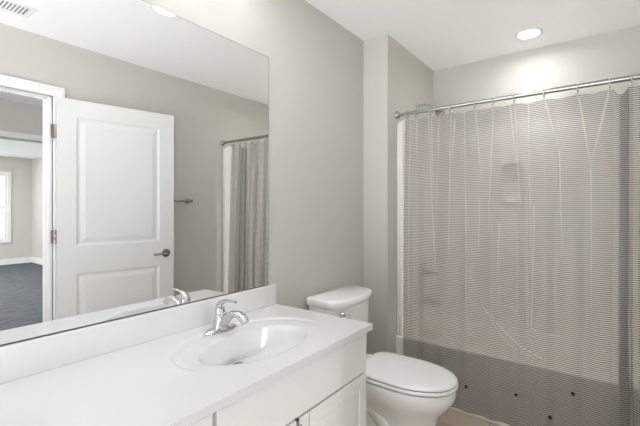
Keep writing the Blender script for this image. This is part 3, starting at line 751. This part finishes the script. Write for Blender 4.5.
for (y, d) in path:
    col = []
    zt = ztop(y)
    for j in range(NZ+1):
        f = j/NZ; z = zt + (HEM-zt)*f
        lean = 0.014 - 0.040*min(1, max(0, (1.9-z)/1.45))
        dd = d*(0.75+0.6*f) + crease_off(y, z)
        yy = y + 0.004*math.sin(3.1*z+y*9)*f
        col.append(bm.verts.new((RX + lean - 0.004 + dd, yy, z)))
    grid.append(col)
for i in range(len(grid)-1):
    for j in range(NZ):
        f = bm.faces.new((grid[i][j], grid[i][j+1], grid[i+1][j+1], grid[i+1][j]))
        for l in f.loops: l[uvl].uv = (0.0, l.vert.co.z)
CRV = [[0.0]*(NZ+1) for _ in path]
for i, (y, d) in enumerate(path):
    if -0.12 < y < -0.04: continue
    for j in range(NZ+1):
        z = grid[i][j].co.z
        CRV[i][j] = min(1.0, crease_off(y, z)/-0.0015)  # strength of the highlight painted along each crease
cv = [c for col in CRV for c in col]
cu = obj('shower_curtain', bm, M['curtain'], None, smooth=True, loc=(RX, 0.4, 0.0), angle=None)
at_ = cu.data.attributes.new('crease_highlight', 'FLOAT', 'POINT'); at_.data.foreach_set('value', cv)
tag(cu, 'sheer grey-brown shower curtain with fine horizontal stripes hanging from the rod', 'shower curtain')

bm = new(); uvl = bm.loops.layers.uv.new('UVMap'); grid = []
y = 1.105; NZ2 = 60
rnd = random.Random(5)
while y > -0.245:
    col = []
    for j in range(NZ2+1):
        f = j/NZ2; z = 1.907 + (0.06-1.907)*f
        lean = 0.014 - 0.040*min(1, max(0, (1.9-z)/1.45))
        d = 0.0045*math.sin(2*PI*(y-1.0)/0.085 + 0.8*math.sin(2*z)) + 0.003*math.sin(37*y+4*z)
        zc2 = z
        col.append(bm.verts.new((RX+lean+0.013+max(-0.006, min(0.006, d))*(1-0.55*f), y, zc2)))
    grid.append(col); y -= 0.008
for i in range(len(grid)-1):
    for j in range(NZ2): bm.faces.new((grid[i][j], grid[i][j+1], grid[i+1][j+1], grid[i+1][j]))
li = obj('curtain_liner', bm, M['liner'], None, smooth=True, loc=(RX, 0.4, 0.0), angle=None)
tag(li, 'clear plastic shower curtain liner hanging between the striped curtain and the tub', 'shower curtain liner')
LXZ = 2.4095
# fold highlights painted as pale strips on the curtain, and its black weights
def highlight_strip(pts, w):
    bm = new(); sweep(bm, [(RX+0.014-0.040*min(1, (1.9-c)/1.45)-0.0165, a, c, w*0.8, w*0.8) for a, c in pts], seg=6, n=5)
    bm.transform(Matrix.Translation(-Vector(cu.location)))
    me = bpy.data.meshes.new('crease_highlight'); bm.to_mesh(me); bm.free(); o = bpy.data.objects.new('crease_highlight', me); C.objects.link(o); me.materials.append(M['crease_highlight']); o.parent = cu
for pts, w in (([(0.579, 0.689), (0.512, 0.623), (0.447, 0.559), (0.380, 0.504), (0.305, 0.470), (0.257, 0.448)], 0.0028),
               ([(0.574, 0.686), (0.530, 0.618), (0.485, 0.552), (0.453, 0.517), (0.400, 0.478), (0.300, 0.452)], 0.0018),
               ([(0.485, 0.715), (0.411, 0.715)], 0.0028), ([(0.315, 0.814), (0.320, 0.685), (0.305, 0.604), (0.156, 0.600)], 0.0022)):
    highlight_strip(pts, w)
for (yy, zz) in ((0.676, 0.184), (0.400, 0.216), (0.129, 0.301), (0.233, 0.140)):
    bm = new(); lathe(bm, (RX-0.0345-0.004, yy, zz), (-1, 0, 0), [(-0.006, 0.0095), (0.0, 0.0095), (0.0015, 0.0075)], 20)
    bm.transform(Matrix.Translation(-Vector(cu.location)))
    me = bpy.data.meshes.new('magnet'); bm.to_mesh(me); bm.free(); o = bpy.data.objects.new('magnet', me); C.objects.link(o); me.materials.append(M['dark']); o.parent = cu
    o['label'] = 'black round magnet weight'

# rings: one built, the rest copied
def ring_mesh():
    bm = new(); r = 0.0255; w = 0.0024; pts = []
    for k in range(29):
        a = 2*PI*k/28; pts.append((math.cos(a)*r, 0.0, math.sin(a)*r - 0.0105))
    for k in range(28):
        a = 2*PI*k/28
    R_ = []
    for k in range(28):
        a = 2*PI*k/28; c = Vector((math.cos(a)*r, 0, math.sin(a)*r-0.0105)); n_ = Vector((math.cos(a), 0, math.sin(a)))
        R_.append([c + n_*math.cos(2*PI*j/8)*w + Vector((0,1,0))*math.sin(2*PI*j/8)*w for j in range(8)])
    R_.append(R_[0]); loft(bm, R_, cap=False); bmesh.ops.remove_doubles(bm, verts=bm.verts, dist=1e-6)
    return bm
places = ['first', 'second', 'third', 'fourth', 'fifth', 'sixth', 'seventh', 'eighth', 'ninth', 'tenth', 'eleventh', 'twelfth']
ring0 = obj('curtain_ring', ring_mesh(), M['chrome'], None, smooth=True, loc=(0, 0, 0), angle=None)
for i, y in enumerate(RINGS):
    o = ring0 if i == 0 else ring0.copy()
    if i: C.objects.link(o)
    o.location = (RX, y, RZ)
    lab = 'chrome curtain ring, %s along the rod from the toilet-side wall' % places[i]
    tag(o, lab, 'curtain ring', 'curtain rings on the shower rod')
